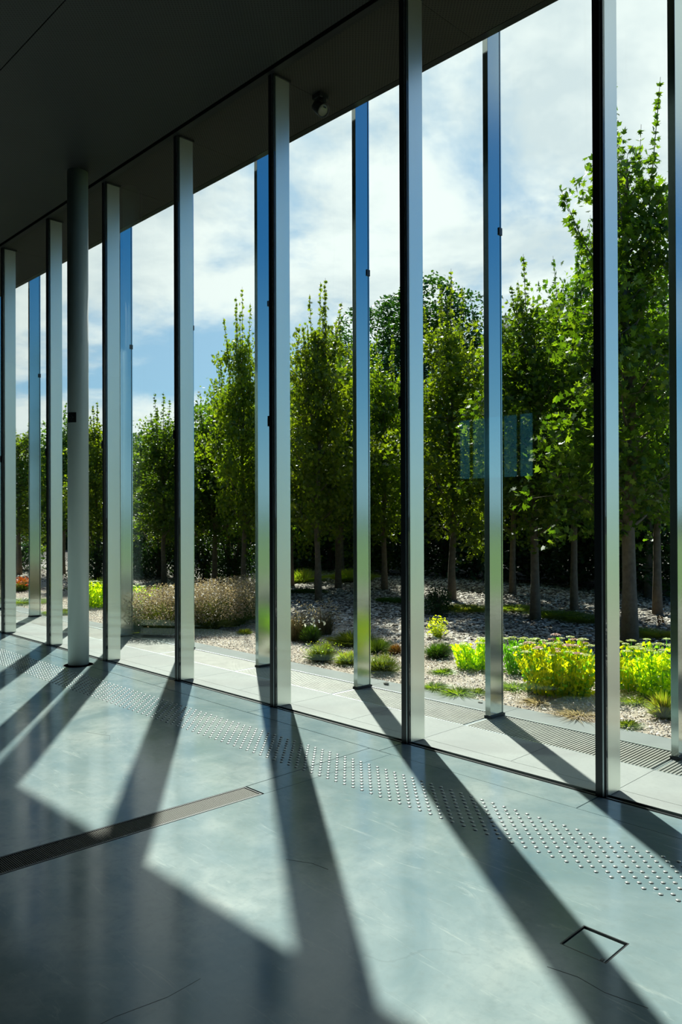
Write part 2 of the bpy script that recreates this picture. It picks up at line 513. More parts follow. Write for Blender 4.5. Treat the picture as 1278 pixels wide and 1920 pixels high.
# ---- access hatch
t = thing('floor_hatch', 'small square concrete-filled access hatch set in the floor at the lower right', 'hatch', ((HX0 + HX1) / 2, (HY0 + HY1) / 2, -0.045))
hw = (HX1 - HX0) / 2 - 0.001
m = MB()
m.box(-hw, hw, -hw, -hw + 0.004, 0, 0.045).box(-hw, hw, hw - 0.004, hw, 0, 0.045)
m.box(-hw, -hw + 0.004, -hw + 0.004, hw - 0.004, 0, 0.045).box(hw - 0.004, hw, -hw + 0.004, hw - 0.004, 0, 0.045)
obj('frame', m.mesh('hatch_frame', 'black_profile'), t)
lid = obj('lid', MB().box(-hw + 0.007, hw - 0.013, -hw + 0.007, hw - 0.013, 0.005, 0.040).mesh('hatch_lid', 'floor_concrete'), t)
bevel(lid, 0.002)
obj('lifting_slot', MB().box(hw - 0.030, hw - 0.018, -hw + 0.012, -hw + 0.026, 0.0405, 0.042).mesh('hatch_slot', 'black_profile'), t)

# ---- floor grating running away from the glass
t = thing('floor_grating', 'long narrow ventilation grating let into the floor, running away from the glass', 'grating', (0, 0, 0))
tagm = MB()
YG = -9.0
tagm.prism([(GL(YG) + 0.004, YG), (GL(YG) + 0.012, YG), (GL(-1.39) + 0.012, -1.395), (GL(-1.39) + 0.004, -1.395)], -0.044, 0.0015)
tagm.prism([(GR(YG) - 0.016, YG), (GR(YG) - 0.004, YG), (GR(-1.39) - 0.004, -1.395), (GR(-1.39) - 0.016, -1.395)], -0.044, 0.0015)
tagm.prism([(GL(-1.39) + 0.012, -1.403), (GR(-1.39) - 0.016, -1.403), (GR(-1.39) - 0.016, -1.395), (GL(-1.39) + 0.012, -1.395)], -0.044, 0.0015)
obj('frame', tagm.mesh('grating_frame', 'black_profile'), t)
mb = MB()
y = -1.410
nb = 0
while y > YG + 0.02:
    mb.box(GL(y) + 0.012, GR(y) - 0.016, y - 0.0055, y, -0.012, -0.001)
    y -= 0.010; nb += 1
for i in range(1, 6):
    f_ = i / 6
    mb.prism([(GL(YG) + (GR(YG) - GL(YG)) * f_, YG), (GL(YG) + (GR(YG) - GL(YG)) * f_ + 0.003, YG),
              (GL(-1.41) + (GR(-1.41) - GL(-1.41)) * f_ + 0.003, -1.41), (GL(-1.41) + (GR(-1.41) - GL(-1.41)) * f_, -1.41)], -0.02, -0.012)
tag(obj('cross_bars', mb.mesh('grating_bars', 'floor_grate'), t), kind='stuff')
obj('bed', MB().prism([(GL(YG) + 0.012, YG), (GR(YG) - 0.016, YG), (GR(-1.40) - 0.016, -1.403), (GL(-1.40) + 0.012, -1.403)], -0.044, -0.03).mesh('grating_bed', 'rubber'), t)

# ---- tactile warning studs
prof = [(0.0118, 0.0), (0.0116, 0.0012), (0.0102, 0.0034), (0.0070, 0.0048), (0.0035, 0.0054), (0.0, 0.0056)]
stud_me = MB().lathe(prof, 12).mesh('stud', 'stud_steel', True)
studs = []
for r in range(11):
    yy = -0.553 - 0.0377 * r
    off = 0.0375 if r % 2 else 0.0
    n = int((XR - 0.3 - (-16.0)) / 0.0752)
    for i in range(n):
        xx = -2.652 + off + 0.0752 * (i - 180)
        if -16 < xx < 1.2:
            p = Vector((xx, yy, 0)) - CAM_POS
            z = p.dot(FW); u = 639 + FPX * p.dot(RT) / z; v = 960 - FPX * p.dot(UP) / z
            vis = z > 0 and -5 < u < 1283 and v < 1925
            studs.append((0 if vis else 1, z if z > 0 else 99, xx, yy))
studs.sort()
for i, (a, z, xx, yy) in enumerate(studs[:300]):
    obj('stud', stud_me, floor, (xx, yy, 0.0))
rest = studs[300:]
bv = np.array(MB().lathe(prof, 10).v); bf = MB().lathe(prof, 10).f
pos = bv[None] + np.array([[x_, y_, 0] for _, _, x_, y_ in rest])[:, None, :]
bfq = [f for f in bf if len(f) == 4]
me = grid_mesh('studs_far', None, bfq, pos, 'stud_steel')
me.polygons.foreach_set('use_smooth', [True] * len(me.polygons))
tag(obj('far_studs', me, floor), kind='stuff')

# ---- hairline cracks in the concrete
for pts_ in (((-1.511, -1.757), (-1.40, -1.735), (-1.29, -1.752), (-1.147, -1.729)), ((-2.86, -1.86), (-2.74, -1.80), (-2.64, -1.79)),
             ((-2.36, -3.30), (-2.36, -3.02), (-2.33, -2.84), (-2.34, -2.70)), ((-5.62, -1.52), (-5.40, -1.44), (-5.29, -1.50))):
    q = [(x_, y_) for x_, y_ in pts_] + [(x_ + 0.0016, y_ - 0.0026) for x_, y_ in reversed(pts_)]
    obj('crack', MB().prism(q, -0.001, 0.0004).mesh('crack', 'joint_dark'), floor)

# ================================================================== SETTING: ceiling, roof, walls
ceiling = obj('ceiling', MB().box(XL, XR, YB, 0.84, CEIL + 0.09, CEIL + 0.55).mesh('roof_slab', 'rubber'))
tag(ceiling, 'dark perforated metal ceiling sloping away in shade above the hall', None, None, 'structure')
ye = -0.075
for yy in (-1.712, -3.362, -5.012, -6.662, -8.312, -9.962, -11.612, YB):
    obj('ceiling_panel', MB().box(XL, XR, yy + 0.004, ye - 0.004, CEIL, CEIL + 0.09).mesh('ceiling_panel', 'ceiling_metal'), ceiling)
    ye = yy
for k in range(-4, 11):
    xa, xb = XK[k] + 0.02, XK[k] + SP + 0.02
    obj('soffit_panel', MB().box(xa + 0.002, xb - 0.002, 0.022, 0.842, ZC, CEIL + 0.09).mesh('soffit_panel', 'soffit_panel'), ceiling)
tag(obj('trim_1', MB().box(XL, XR, -0.055, 0.018, ZC - 0.006, CEIL + 0.09).mesh('head_channel', 'rubber')), 'black shadow gap channel along the head of the glass', None, None, 'structure')
tag(obj('trim_2', MB().box(XL, XR, 0.846, 0.9157, ZC - 0.001, CEIL + 0.62).mesh('eave_edge', 'edge_steel')), 'black steel edge of the eave outside the glass', None, None, 'structure')
tag(obj('trim_3', MB().box(XL, XR, -0.020, -0.004, -0.044, 0.004).box(XL, XR, -0.004, 0.014, -0.044, -0.002).box(XL, XR, 0.014, 0.018, -0.044, 0.012).mesh('sill_channel', 'black_profile')), 'black sill channel at the foot of the glass', None, None, 'structure')

# back wall with the strip window whose light shows as a reflection in the glass
WX0, WX1, WZ0, WZ1 = -13.2, -10.7, 2.65, 4.30
yb = YB
mb = MB()
mb.box(XL, WX0, yb - 0.3, yb, -0.3, CEIL + 0.5).box(WX1, XR, yb - 0.3, yb, -0.3, CEIL + 0.5)
mb.box(WX0, WX1, yb - 0.3, yb, -0.3, WZ0).box(WX0, WX1, yb - 0.3, yb, WZ1, CEIL + 0.5)
tag(obj('wall_back', mb.mesh('wall_back', 'wall_dark')), 'dark back wall of the hall', None, None, 'structure')
tag(obj('wall_left', MB().box(XL - 0.3, XL, YB - 0.3, 0.9157, -0.3, CEIL + 0.5).mesh('wall_left', 'wall_dark')), 'dark end wall of the hall', None, None, 'structure')
tag(obj('wall_right', MB().box(XR, XR + 0.3, YB - 0.3, 0.9157, -0.3, CEIL + 0.5).mesh('wall_right', 'wall_dark')), 'dark near end wall of the hall', None, None, 'structure')
mb = MB(); nn = 5
for i in range(nn + 1):
    xx = WX0 + (WX1 - WX0) * i / nn
    mb.box(xx - 0.03, xx + 0.03, yb - 0.18, yb - 0.1, WZ0, WZ1)
wb = tag(obj('window_20', mb.mesh('back_window_frame', 'black_profile')), 'strip window in the back wall', None, None, 'structure')
for i in range(nn):
    xa = WX0 + (WX1 - WX0) * i / nn + 0.03; xb = WX0 + (WX1 - WX0) * (i + 1) / nn - 0.03
    obj('pane', MB().box(xa, xb, yb - 0.145, yb - 0.135, WZ0, WZ1).mesh('pane', 'back_glass'), wb)

# ================================================================== facade: panes, mullions, posts
vis_in = {-1: 'rightmost', 0: 'second from the right', 1: 'third from the right', 2: 'fourth from the right', 3: 'fifth from the right, beside the column', 4: 'sixth from the right, left of the column', 5: 'leftmost, at the left picture edge'}
cap_me = MB().box(-0.008, 0.034, -0.0195, 0.010, 0.0, ZC + 0.008).mesh('cap', 'black_profile')
strip_me = MB().box(0.0345, 0.0445, -0.0170, 0.010, 0.0, ZC + 0.008).mesh('trim_strip', 'anodised_light')
gask_me = MB().box(0.045, 0.0548, -0.0140, 0.010, 0.0, ZC + 0.008).mesh('gasket', 'rubber')
fin_me = MB().box(-0.003, 0.0548, 0.012, 0.1671, 0.004, ZC - 0.02).mesh('fin', 'fin_inner')
brk_me = MB().box(-0.012, 0.064, 0.012, 0.182, ZC - 0.02, ZC - 0.001).mesh('head_bracket', 'rubber')
pull_me = MB().box(-0.022, -0.008, -0.026, -0.006, 2.43, 2.52).box(-0.018, 0.0, -0.030, -0.0195, 2.455, 2.495).mesh('catch', 'black_profile')
for k in KS:
    if k in vis_in: lb = 'inner steel mullion with black cap, %s' % vis_in[k]
    elif k < -1: lb = 'inner steel mullion, %s beyond the right picture edge' % ordinal(-k - 2)
    else: lb = 'inner steel mullion, %s beyond the left picture edge' % ordinal(k - 6)
    t = thing('mullion', lb, 'mullion', (XK[k], 0, 0), 0, 'inner mullions along the glass wall')
    f = obj('fin', fin_me, t); bevel(f, 0.0015)
    obj('cap', cap_me, t)
    obj('trim_strip', strip_me, t)['label'] = 'pale anodised strip'
    obj('gasket', gask_me, t)
    obj('head_bracket', brk_me, t)
    obj('catch', pull_me, t)
wn = 1
for k in KS:
    w_ = SP - 0.0628 - 0.002
    me = MB().box(0, w_, -0.009, 0.009, 0.0, ZC + 0.008).mesh('pane', 'facade_glass')
    o = obj('window_%d' % wn, me, None, (XK[k] + 0.0552, 0, 0.0))
    tag(o, 'tall clear glass pane of the glass wall', None, None, 'structure'); wn += 1

vis_out = {-1: 'outer steel post cut by the right picture edge, beside the yellow sedums', 0: 'outer steel post in front of the yellow sedums, second from the right',
           1: 'outer steel post mirroring bright yellow at its foot, third from the right', 2: 'outer steel post just left of the third inner mullion from the right',
           4: 'outer steel post directly right of the fifth inner mullion, by the round column', 6: 'outer steel post near the left edge, leftmost of the full outer posts',
           3: 'outer steel post hidden behind the fourth inner mullion', 5: 'outer steel post hidden behind the round column'}
shaft_me = MB().box(0.0159, 0.0665, 0.9866, 1.150, 0.02, 6.0).mesh('shaft', 'fin_outer')
groove_me = MB().box(0.0175, 0.0640, 1.150, 1.159, 0.02, 6.0).mesh('groove_strip', 'rubber')
flange_me = MB().box(0.0159, 0.0675, 1.159, 1.170, 0.02, 6.0).mesh('flange', 'fin_outer')
base_me = MB().box(0.010, 0.080, 0.980, 1.176, 0.0, 0.02).mesh('base_plate', 'rubber')
bolt_me = MB().box(0.0665, 0.0755, 1.130, 1.172, 3.97, 4.03).mesh('bracket', 'black_profile')
for k in KS:
    lb = vis_out.get(k) or ('outer steel post, %s beyond the %s edge of the view' % ((ordinal(-k - 2), 'right') if k < 0 else (ordinal(k - 7), 'left')))
    t = thing('facade_post', lb, 'post', (XK[k], 0, 0), 0, 'outer posts beyond the glass wall')
    bevel(obj('shaft', shaft_me, t), 0.0015)
    obj('groove_strip', groove_me, t); obj('flange', flange_me, t)
    obj('base_plate', base_me, t); obj('bracket', bolt_me, t)

# ---- round column with direction sign
COLX, COLY, COLR = -8.232, -0.330, 0.1125
t = thing('round_column', 'grey-green painted round steel column standing by the glass wall', 'column', (COLX, COLY, 0))
obj('shaft', MB().lathe([(COLR, 0.012), (COLR, CEIL)], 64).mesh('column_shaft', 'column_paint', True), t)
sh = t.children[0].data
for p in sh.polygons: p.use_smooth = len(p.vertices) == 4
obj('base_ring', MB().lathe([(COLR - 0.004, 0.0005), (COLR - 0.004, 0.012)], 48).mesh('column_base', 'rubber'), t)
obj('floor_joint', MB().lathe([(COLR + 0.050, 0.0002), (COLR + 0.050, 0.0012), (COLR + 0.045, 0.0012), (COLR + 0.045, 0.0002), (COLR + 0.050, 0.0002)], 64).mesh('joint_ring', 'joint_dark'), t)
# direction plate wrapped on the shaft
ac = math.atan2(-4.2777 - COLY, 0 - COLX)          # towards the camera
a_mid = ac - math.radians(38)
hw_a = 0.078 / COLR / 2 + 0.15
mb = MB(); rr = COLR + 0.002; seg = 14
for i in range(seg + 1):
    a = a_mid - hw_a + 2 * hw_a * i / seg
    for (r_, z_) in ((rr - 0.0015, 2.690), (rr + 0.001, 2.690), (rr + 0.001, 2.800), (rr - 0.0015, 2.800)):
        mb.v.append((r_ * math.cos(a), r_ * math.sin(a), z_))
for i in range(seg):
    b = i * 4
    for q in range(4):
        mb.f.append([b + q, b + 4 + q, b + 4 + (q + 1) % 4, b + (q + 1) % 4])
mb.f += [[0, 1, 2, 3], [seg * 4 + 3, seg * 4 + 2, seg * 4 + 1, seg * 4]]
sg = thing('direction_sign', 'small black sign with a pale arrow curved round the column', 'sign', (COLX, COLY, 0))
obj('plate', mb.mesh('sign_plate', 'sign_black'), sg)
# arrow (shaft + head), drawn in the plate's own angle/height coordinates
mb = MB()
rA = COLR + 0.0035


def sp(u, v): a = a_mid + u / COLR; return (rA * math.cos(a), rA * math.sin(a), 2.745 + v)


def quad(pts):
    b = len(mb.v); mb.v += [sp(*p) for p in pts]; mb.f.append(list(range(b, b + len(pts))))
    inn = [sp(*p) for p in pts]; b2 = len(mb.v)
    mb.v += [(x_ * (rA - 0.001) / rA, y_ * (rA - 0.001) / rA, z_) for x_, y_, z_ in inn]
    n_ = len(pts)
    for i in range(n_): mb.f.append([b + i, b2 + i, b2 + (i + 1) % n_, b + (i + 1) % n_])


quad([(-0.042, 0.006), (-0.042, -0.006), (-0.010, -0.006), (-0.010, 0.006)])
quad([(-0.010, 0.006), (-0.010, -0.006), (0.018, -0.006), (0.018, 0.006)])
quad([(0.000, 0.034), (0.000, 0.020), (0.020, 0.0), (0.034, 0.0)])
quad([(0.034, 0.0), (0.020, 0.0), (0.000, -0.020), (0.000, -0.034)])
obj('arrow', mb.mesh('sign_arrow', 'sign_grey'), sg)['label'] = 'pale right-pointing arrow'

# ---- floodlight under the eave
t = thing('floodlight', 'small black floodlight with round lens fixed under the eave soffit', 'lamp', (-5.166, 0.523, ZC))
obj('mounting_box', MB().box(-0.055, 0.055, -0.055, 0.055, -0.05, 0.0).mesh('flood_box', 'lamp_black'), t)
bevel(t.children[0], 0.008, 3)
obj('yoke', MB().box(-0.062, -0.054, -0.015, 0.015, -0.14, -0.03).box(0.054, 0.062, -0.015, 0.015, -0.14, -0.03).box(-0.062, 0.062, -0.015, 0.015, -0.056, -0.048).mesh('flood_yoke', 'lamp_black'), t)
Mx = (Matrix.Translation((0.0, -0.0, -0.125)) @ Vector((0.75, 0.05, -0.62)).to_track_quat('Z', 'Y').to_matrix().to_4x4())
obj('housing', MB().lathe([(0.02, -0.085), (0.045, -0.07), (0.052, -0.03), (0.058, 0.02), (0.064, 0.055), (0.060, 0.058), (0.056, 0.045)], 24, mtx=Mx).mesh('flood_housing', 'lamp_black', True), t)
obj('lens', MB().lathe([(0.0562, 0.040), (0.05, 0.047), (0.03, 0.052), (0.0, 0.054)], 24, mtx=Mx).mesh('flood_lens', 'lamp_lens', True), t)

# ================================================================== OUTSIDE: paving strip, grates, kerb
paving = obj('trim_4', MB().box(XL - 8, XR + 8, 0.0185, 1.52, -0.30, -0.046).mesh('outside_base', 'joint_dark'))
tag(paving, 'pale concrete paving strip outside the glass', None, None, 'structure')
for k in range(-4, 12):
    for h_ in (0, 1):
        xa = XK[k] + 0.035 + h_ * SP / 2; xb = xa + SP / 2
        obj('paving_slab', MB().box(xa + 0.002, xb - 0.002, 0.178, 0.674, -0.046, -0.001).mesh('paving_slab', 'outside_slab'), paving)
    xa = XK[k] + 0.035; xb = xa + SP
    obj('paving_slab', MB().box(xa + 0.002, xb - 0.002, 0.0187, 0.1745, -0.046, -0.001).mesh('paving_slab', 'outside_slab'), paving)
    kb = obj('kerb_stone', MB().box(xa + 0.002, xb - 0.002, 1.165, 1.455, -0.046, 0.0).mesh('kerb_stone', 'kerb_concrete'), paving)
mb = MB()
for i in range(int((SP - 0.02) / 0.0255)):
    xx = 0.012 + i * 0.0255
    mb.box(xx, xx + 0.013, 0.684, 1.150, -0.030, -0.003)
for yy in (0.80, 0.92, 1.04):
    mb.box(0.008, SP - 0.008, yy, yy + 0.006, -0.034, -0.031)
gb = mb.mesh('grate_bars', 'grate_steel')
gf = MB().box(0.004, SP - 0.004, 0.678, 0.684, -0.040, -0.001).box(0.004, SP - 0.004, 1.150, 1.160, -0.040, 0.003).box(0.004, 0.010, 0.684, 1.15, -0.04, -0.002).box(SP - 0.010, SP - 0.004, 0.684, 1.15, -0.04, -0.002).mesh('grate_frame', 'anodised_light')
bayname = {-2: 'at the right picture edge', -1: 'right of the second outer post', 0: 'between the second and third outer posts from the right', 1: 'between the third and fourth outer posts from the right',
           2: 'just left of the third inner mullion from the right', 3: 'between the fourth and fifth inner mullions', 4: 'behind the round column', 5: 'left of the round column', 6: 'at the left picture edge'}
for k in range(-4, 12):
    lb = 'steel drainage grate section, ' + (bayname[k - 1] if (k - 1) in bayname else ('%s beyond the %s picture edge' % ((ordinal(-k), 'right') if k < 0 else (ordinal(k - 8), 'left'))))
    t = thing('drainage_grate', lb, 'grate', (XK[k] + 0.035, 0, 0), 0, 'drainage grate sections outside the glass wall')
    tag(obj('bars', gb, t), kind='stuff'); obj('frame', gf, t)

# ================================================================== OUTSIDE: ground
def ground_z(x, y):
    return 0.05 * np.sin(x * 0.55 + 1.3) * np.clip((y - 3) / 4, 0, 1) + 0.035 * np.sin(y * 1.1 + x * 0.3) * np.clip((y - 3) / 4, 0, 1) - 0.012


def ground_patch(name, x0, x1, y0, y1, nx, ny, m, dz=0.0):
    xs = np.linspace(x0, x1, nx + 1); ys = np.linspace(y0, y1, ny + 1)
    X_, Y_ = np.meshgrid(xs, ys)
    Z_ = ground_z(X_, Y_) + dz
    v = np.stack([X_, Y_, Z_], -1).reshape(-1, 3)
    f = []
    for j in range(ny):
        for i in range(nx):
            a = j * (nx + 1) + i
            f.append((a, a + 1, a + nx + 2, a + nx + 1))
    me = bpy.data.meshes.new(name); me.from_pydata(v.tolist(), [], f); me.materials.append(MATS[m])
    me.polygons.foreach_set('use_smooth', [True] * len(me.polygons))
    return obj(name, me)


tag(ground_patch('ground', -70, 45, 4.3, 75, 115, 90, 'soil'), 'dark garden soil under mulch', None, None, 'structure')
tag(ground_patch('added_lawn', 1.5, 45, 4.9, 60, 44, 50, 'added_lawn', 0.02), 'added unseen grass patch that lightens reflections in the steel fins', None, None, 'structure')  # added out of view so the fins mirror lighter ground than bare soil
tag(ground_patch('gravel_bed', -60, 30, 1.456, 4.75, 90, 12, 'gravel_base', 0.006), 'pale gravel bed along the kerb', None, None, 'structure')


def chips(name, n, region, size, m, seed, thick=0.35, dens=None, parent=None):
    rng = np.random.default_rng(seed)
    x0, x1, y0, y1 = region
    # nearer the camera more densely
    x = rng.uniform(x0, x1, n); y = rng.uniform(y0, y1, n)
    if dens is not None:
        k_ = dens(x, y, rng); x = x[k_]; y = y[k_]
    n = len(x)
    tv = np.array([(-1, -.45, 0), (1, -.35, 0), (.8, .5, 0), (-.9, .4, 0), (-.6, -.3, thick), (.7, -.2, thick * .8), (.5, .35, thick), (-.5, .3, thick * .7)])
    tf = [(4, 5, 6, 7), (0, 1, 5, 4), (1, 2, 6, 5), (2, 3, 7, 6), (3, 0, 4, 7)]
    R = rot_batch(n, 0, 0.35, rng)
    sc = rng.uniform(0.5, 1.0, (n, 1, 1)) * size * np.array([1, 1, 1])
    v = np.einsum('nij,vj->nvi', R, tv) * sc
    v[..., 0] += x[:, None]; v[..., 1] += y[:, None]; v[..., 2] += (ground_z(x, y) + rng.uniform(0.0, 0.02, n))[:, None]
    return grid_mesh(name, None, tf, v, m)


def mulch_d(x, y, rng):
    edge = 3.7 + 0.5 * np.sin(x * 0.9) + 0.3 * np.sin(x * 2.3 + 1)
    keep = y > edge + rng.normal(0, 0.2, len(x))
    dist = np.hypot(x, y + 4.3)
    return keep & (rng.uniform(0, 1, len(x)) < np.clip(13.0 / dist, 0, 1) ** 1.3)


def gravel_d(x, y, rng):
    edge = 4.0 + 0.5 * np.sin(x * 0.9) + 0.3 * np.sin(x * 2.3 + 1)
    return (y < edge + rng.normal(0, 0.12, len(x))) & (rng.uniform(0, 1, len(x)) < np.clip(8.0 / np.hypot(x, y + 4.3), 0, 1) ** 1.5)


tag(obj('bark_mulch', chips('bark_mulch', 90000, (-30, 2, 3.2, 12.5), 0.048, 'mulch_chip', 3, 0.3, mulch_d)), 'grey-brown bark mulch spread under the young trees', 'mulch', None, 'stuff')
tag(obj('gravel', chips('gravel', 90000, (-20, 2, 1.46, 4.6), 0.014, 'pebble', 4, 0.7, gravel_d)), 'pale pinkish gravel along the kerb', 'gravel', None, 'stuff')


def rock(name, loc, s, seed, label):
    rng = np.random.default_rng(seed)
    import bmesh
    bm = bmesh.new(); bmesh.ops.create_icosphere(bm, subdivisions=2, radius=1)
    for v in bm.verts:
        v.co *= 1 + 0.22 * math.sin(v.co.x * 3 + seed) * math.cos(v.co.y * 4) + rng.uniform(-.06, .06)
        v.co.x *= s[0]; v.co.y *= s[1]; v.co.z = v.co.z * s[2] + s[2] * 0.75
    me = bpy.data.meshes.new(name); bm.to_mesh(me); bm.free(); me.materials.append(MATS['rock'])
    o = obj(name, me, None, loc); tag(o, label, 'stone')


rock('stone', (-5.111, 1.326, 0.0), (0.035, 0.02, 0.016), 1, 'small brown stone lying alone on the kerb right of a green grass tuft')
rock('stone', (-4.032, 1.365, 0.0), (0.026, 0.014, 0.008), 2, 'small flat pale stone on the kerb just left of an outer post')


# ================================================================== PLANTS
MAPLE = []
for i in range(5):                                   # lobed outline
    a = PI / 2 + (i - 2) * 0.95
    MAPLE.append((0.62 * math.cos(a) * (1.1 if i == 2 else .95), 0.62 * math.sin(a) * (1.1 if i == 2 else .95)))
    if i < 4:
        a2 = a + 0.475
        MAPLE.append((0.27 * math.cos(a2), 0.27 * math.sin(a2)))
MAPLE.append((0.0, -0.42))
MAPLE = np.array([(x_, y_, 0.10 * abs(x_)) for x_, y_ in MAPLE])
OVAL = np.array([(0, -.5, 0), (.28, -.12, .06), (.20, .28, .04), (0, .55, -.03), (-.20, .28, .04), (-.28, -.12, .06)])


def leaves(name, pts, size, m, shape=MAPLE, tilt_mu=0.6, tilt_sd=0.7, seed=0, var=0.35):
    rng = np.random.default_rng(seed)
    n = len(pts)
    R = rot_batch(n, tilt_mu, tilt_sd, rng)
    s = size * rng.uniform(1 - var, 1 + var, (n, 1, 1))
    v = np.einsum('nij,vj->nvi', R, shape) * s + np.asarray(pts)[:, None, :]
    return fast_mesh(name, v, len(shape), m)


def maple_parts(seed, H, cb, R, nb, per, leafm, leafsize, sprigs=4, trunk_r=0.075, barkm='bark_pale', side=0, taper=(0.72, 1.1)):
    """young tree: trunk with ascending branches, leaf clusters along them, bare leafy shoots on top"""
    rng = np.random.default_rng(seed)
    mb = MB()
    k = 9
    tp = [(0.04 * math.sin(i * 1.1 + seed) * (i > 1), 0.04 * math.cos(i * 1.7 + seed) * (i > 1), H * 0.93 * i / (k - 1)) for i in range(k)]
    tr = [trunk_r * (1.25 if i == 0 else 1) * (1 - 0.9 * i / (k - 1)) + 0.006 for i in range(k)]
    mb.tube(tp, tr, 8)
    pts = []
    for i in range(nb):
        f = (i + rng.uniform(0, 1)) / nb
        z0 = cb + (H * 0.88 - cb) * f ** 0.95
        L = R * max(0.2, 1.0 - taper[0] * f ** taper[1]) * rng.uniform(0.6, 1.25)
        if f < 0.12: L *= 0.8
        a = i * 2.4 + rng.uniform(-.4, .4)
        up = rng.uniform(0.35, 0.9) + 0.5 * f
        n = 6
        P = []
        for j in range(n + 1):
            q = j / n
            P.append((L * q * math.cos(a + 0.2 * q), L * q * math.sin(a + 0.2 * q), z0 + L * up * q ** 1.2))
        mb.tube(P, [max(0.004, trunk_r * 0.28 * (1 - q / n)) for q in range(n + 1)], 4)
        P = np.array(P)
        nt = max(4, int(per / 26 * (0.35 + L / R)))
        q = rng.uniform(0.10, 1.04, nt) ** 0.8
        base = np.stack([np.interp(q, np.linspace(0, 1, n + 1), P[:, c]) for c in range(3)], -1)
        spread = (0.10 + 0.26 * np.sin(np.clip(q, 0, 1) * PI * 0.9))[:, None] * R * 0.95
        tw = base + np.clip(rng.normal(0, 1, (nt, 3)), -1.5, 1.5) * spread * np.array([1, 1, 0.75])
        for j in range(nt):                      # every twig carries its own small clump
            if j % 3 == 0: mb.tube([tuple(base[j]), tuple((base[j] + tw[j]) / 2 + np.array([0, 0, .02])), tuple(tw[j])], [0.006, 0.005, 0.003], 3)
            m_ = rng.integers(12, 36)
            cr = rng.uniform(0.06, 0.13) * (0.8 + 0.4 * R)
            pts.append(tw[j] + np.clip(rng.normal(0, 1, (m_, 3)), -1.6, 1.6) * cr * np.array([1, 1, .7]))
    for i in range(side):
        a = i * 2 * PI / side + rng.uniform(-.3, .3); z0 = H * rng.uniform(0.48, 0.74); L = rng.uniform(0.9, 1.5)
        P = [(L * .62 * q * math.cos(a), L * .62 * q * math.sin(a), z0 + L * (0.55 * q + 0.55 * q * q)) for q in (0, .33, .66, 1)]
        mb.tube(P, [0.016, 0.011, 0.007, 0.003], 4)
        q = rng.uniform(0.25, 1.0, 95)
        base = np.stack([np.interp(q, [0, .33, .66, 1], [p[c] for p in P]) for c in range(3)], -1)
        pts.append(base + np.clip(rng.normal(0, 1, (len(q), 3)), -1.6, 1.6) * 0.085 * (1.35 - q)[:, None])
    for i in range(sprigs):
        a = rng.uniform(0, 2 * PI); r0 = R * 0.35 * rng.uniform(0.1, 1)
        z0 = H * rng.uniform(0.68, 0.84); L = H * rng.uniform(0.18, 0.32)
        P = [(r0 * math.cos(a) * (1 + .7 * q), r0 * math.sin(a) * (1 + .7 * q), z0 + L * q) for q in (0, .33, .66, 1)]
        mb.tube(P, [0.011, 0.008, 0.006, 0.003], 4)
        q = np.arange(0, 1.0, 0.05); q = np.repeat(q, 3)
        base = np.stack([np.interp(q, [0, .33, .66, 1], [p[c] for p in P]) for c in range(3)], -1)
        pts.append(base + rng.normal(0, 1, (len(q), 3)) * 0.045 * (1.25 - q)[:, None] * np.array([1, 1, .5]))
    pts = np.concatenate(pts)
    return mb.mesh('trunk', barkm, True), leaves('foliage', pts, leafsize, leafm, tilt_mu=0.85, tilt_sd=0.55, seed=seed), pts


def dense_parts(seed, H, R, n, leafm, size, cb=0.2, shape=OVAL):
    rng = np.random.default_rng(seed)
    mb = MB().tube([(0, 0, 0), (0.05, 0, H * .4), (0, .05, H * .8)], [0.13, 0.09, 0.03], 7)
    for i in range(7):
        a = i * 2.4; z0 = H * (0.2 + 0.08 * i)
        mb.tube([(0, 0, z0), (R * .4 * math.cos(a), R * .4 * math.sin(a), z0 + .3), (R * .75 * math.cos(a), R * .75 * math.sin(a), z0 + .8)], [0.05, 0.03, 0.01], 4)
    nc = 46
    cl = []
    for i in range(nc):
        f = (i + 0.5) / nc
        z = cb + (H - cb) * f
        rr = R * math.sqrt(max(0.05, 1 - (2 * f - 0.85) ** 2 / 1.6)) * rng.uniform(0.35, 0.95)
        a = i * 2.399
        cl.append((rr * math.cos(a), rr * math.sin(a), z, R * rng.uniform(0.28, 0.50)))
    cl = np.array(cl)
    ci = rng.integers(0, nc, n)
    d_ = rng.normal(0, 1, (n, 3)); d_ /= np.linalg.norm(d_, axis=1)[:, None]
    rad = cl[ci, 3] * rng.uniform(0.55, 1.0, n) ** 0.5
    pts = cl[ci, :3] + d_ * rad[:, None]
    pts = pts[pts[:, 2] > 0.03]
    return mb.mesh('trunk', 'bark', True), leaves('foliage', pts, size, leafm, shape=shape, seed=seed), pts


PROTO = {}


def plant_tree(kind, loc, scale, rotz, name, label, cat='tree', group=None):
    tm, lm = PROTO[kind]
    t = thing(name, label, cat, (loc[0], loc[1], float(ground_z(np.float64(loc[0]), np.float64(loc[1])))), rotz, group, scale)
    obj('trunk', tm, t)
    tag(obj('foliage', lm, t), kind='stuff')
    return t


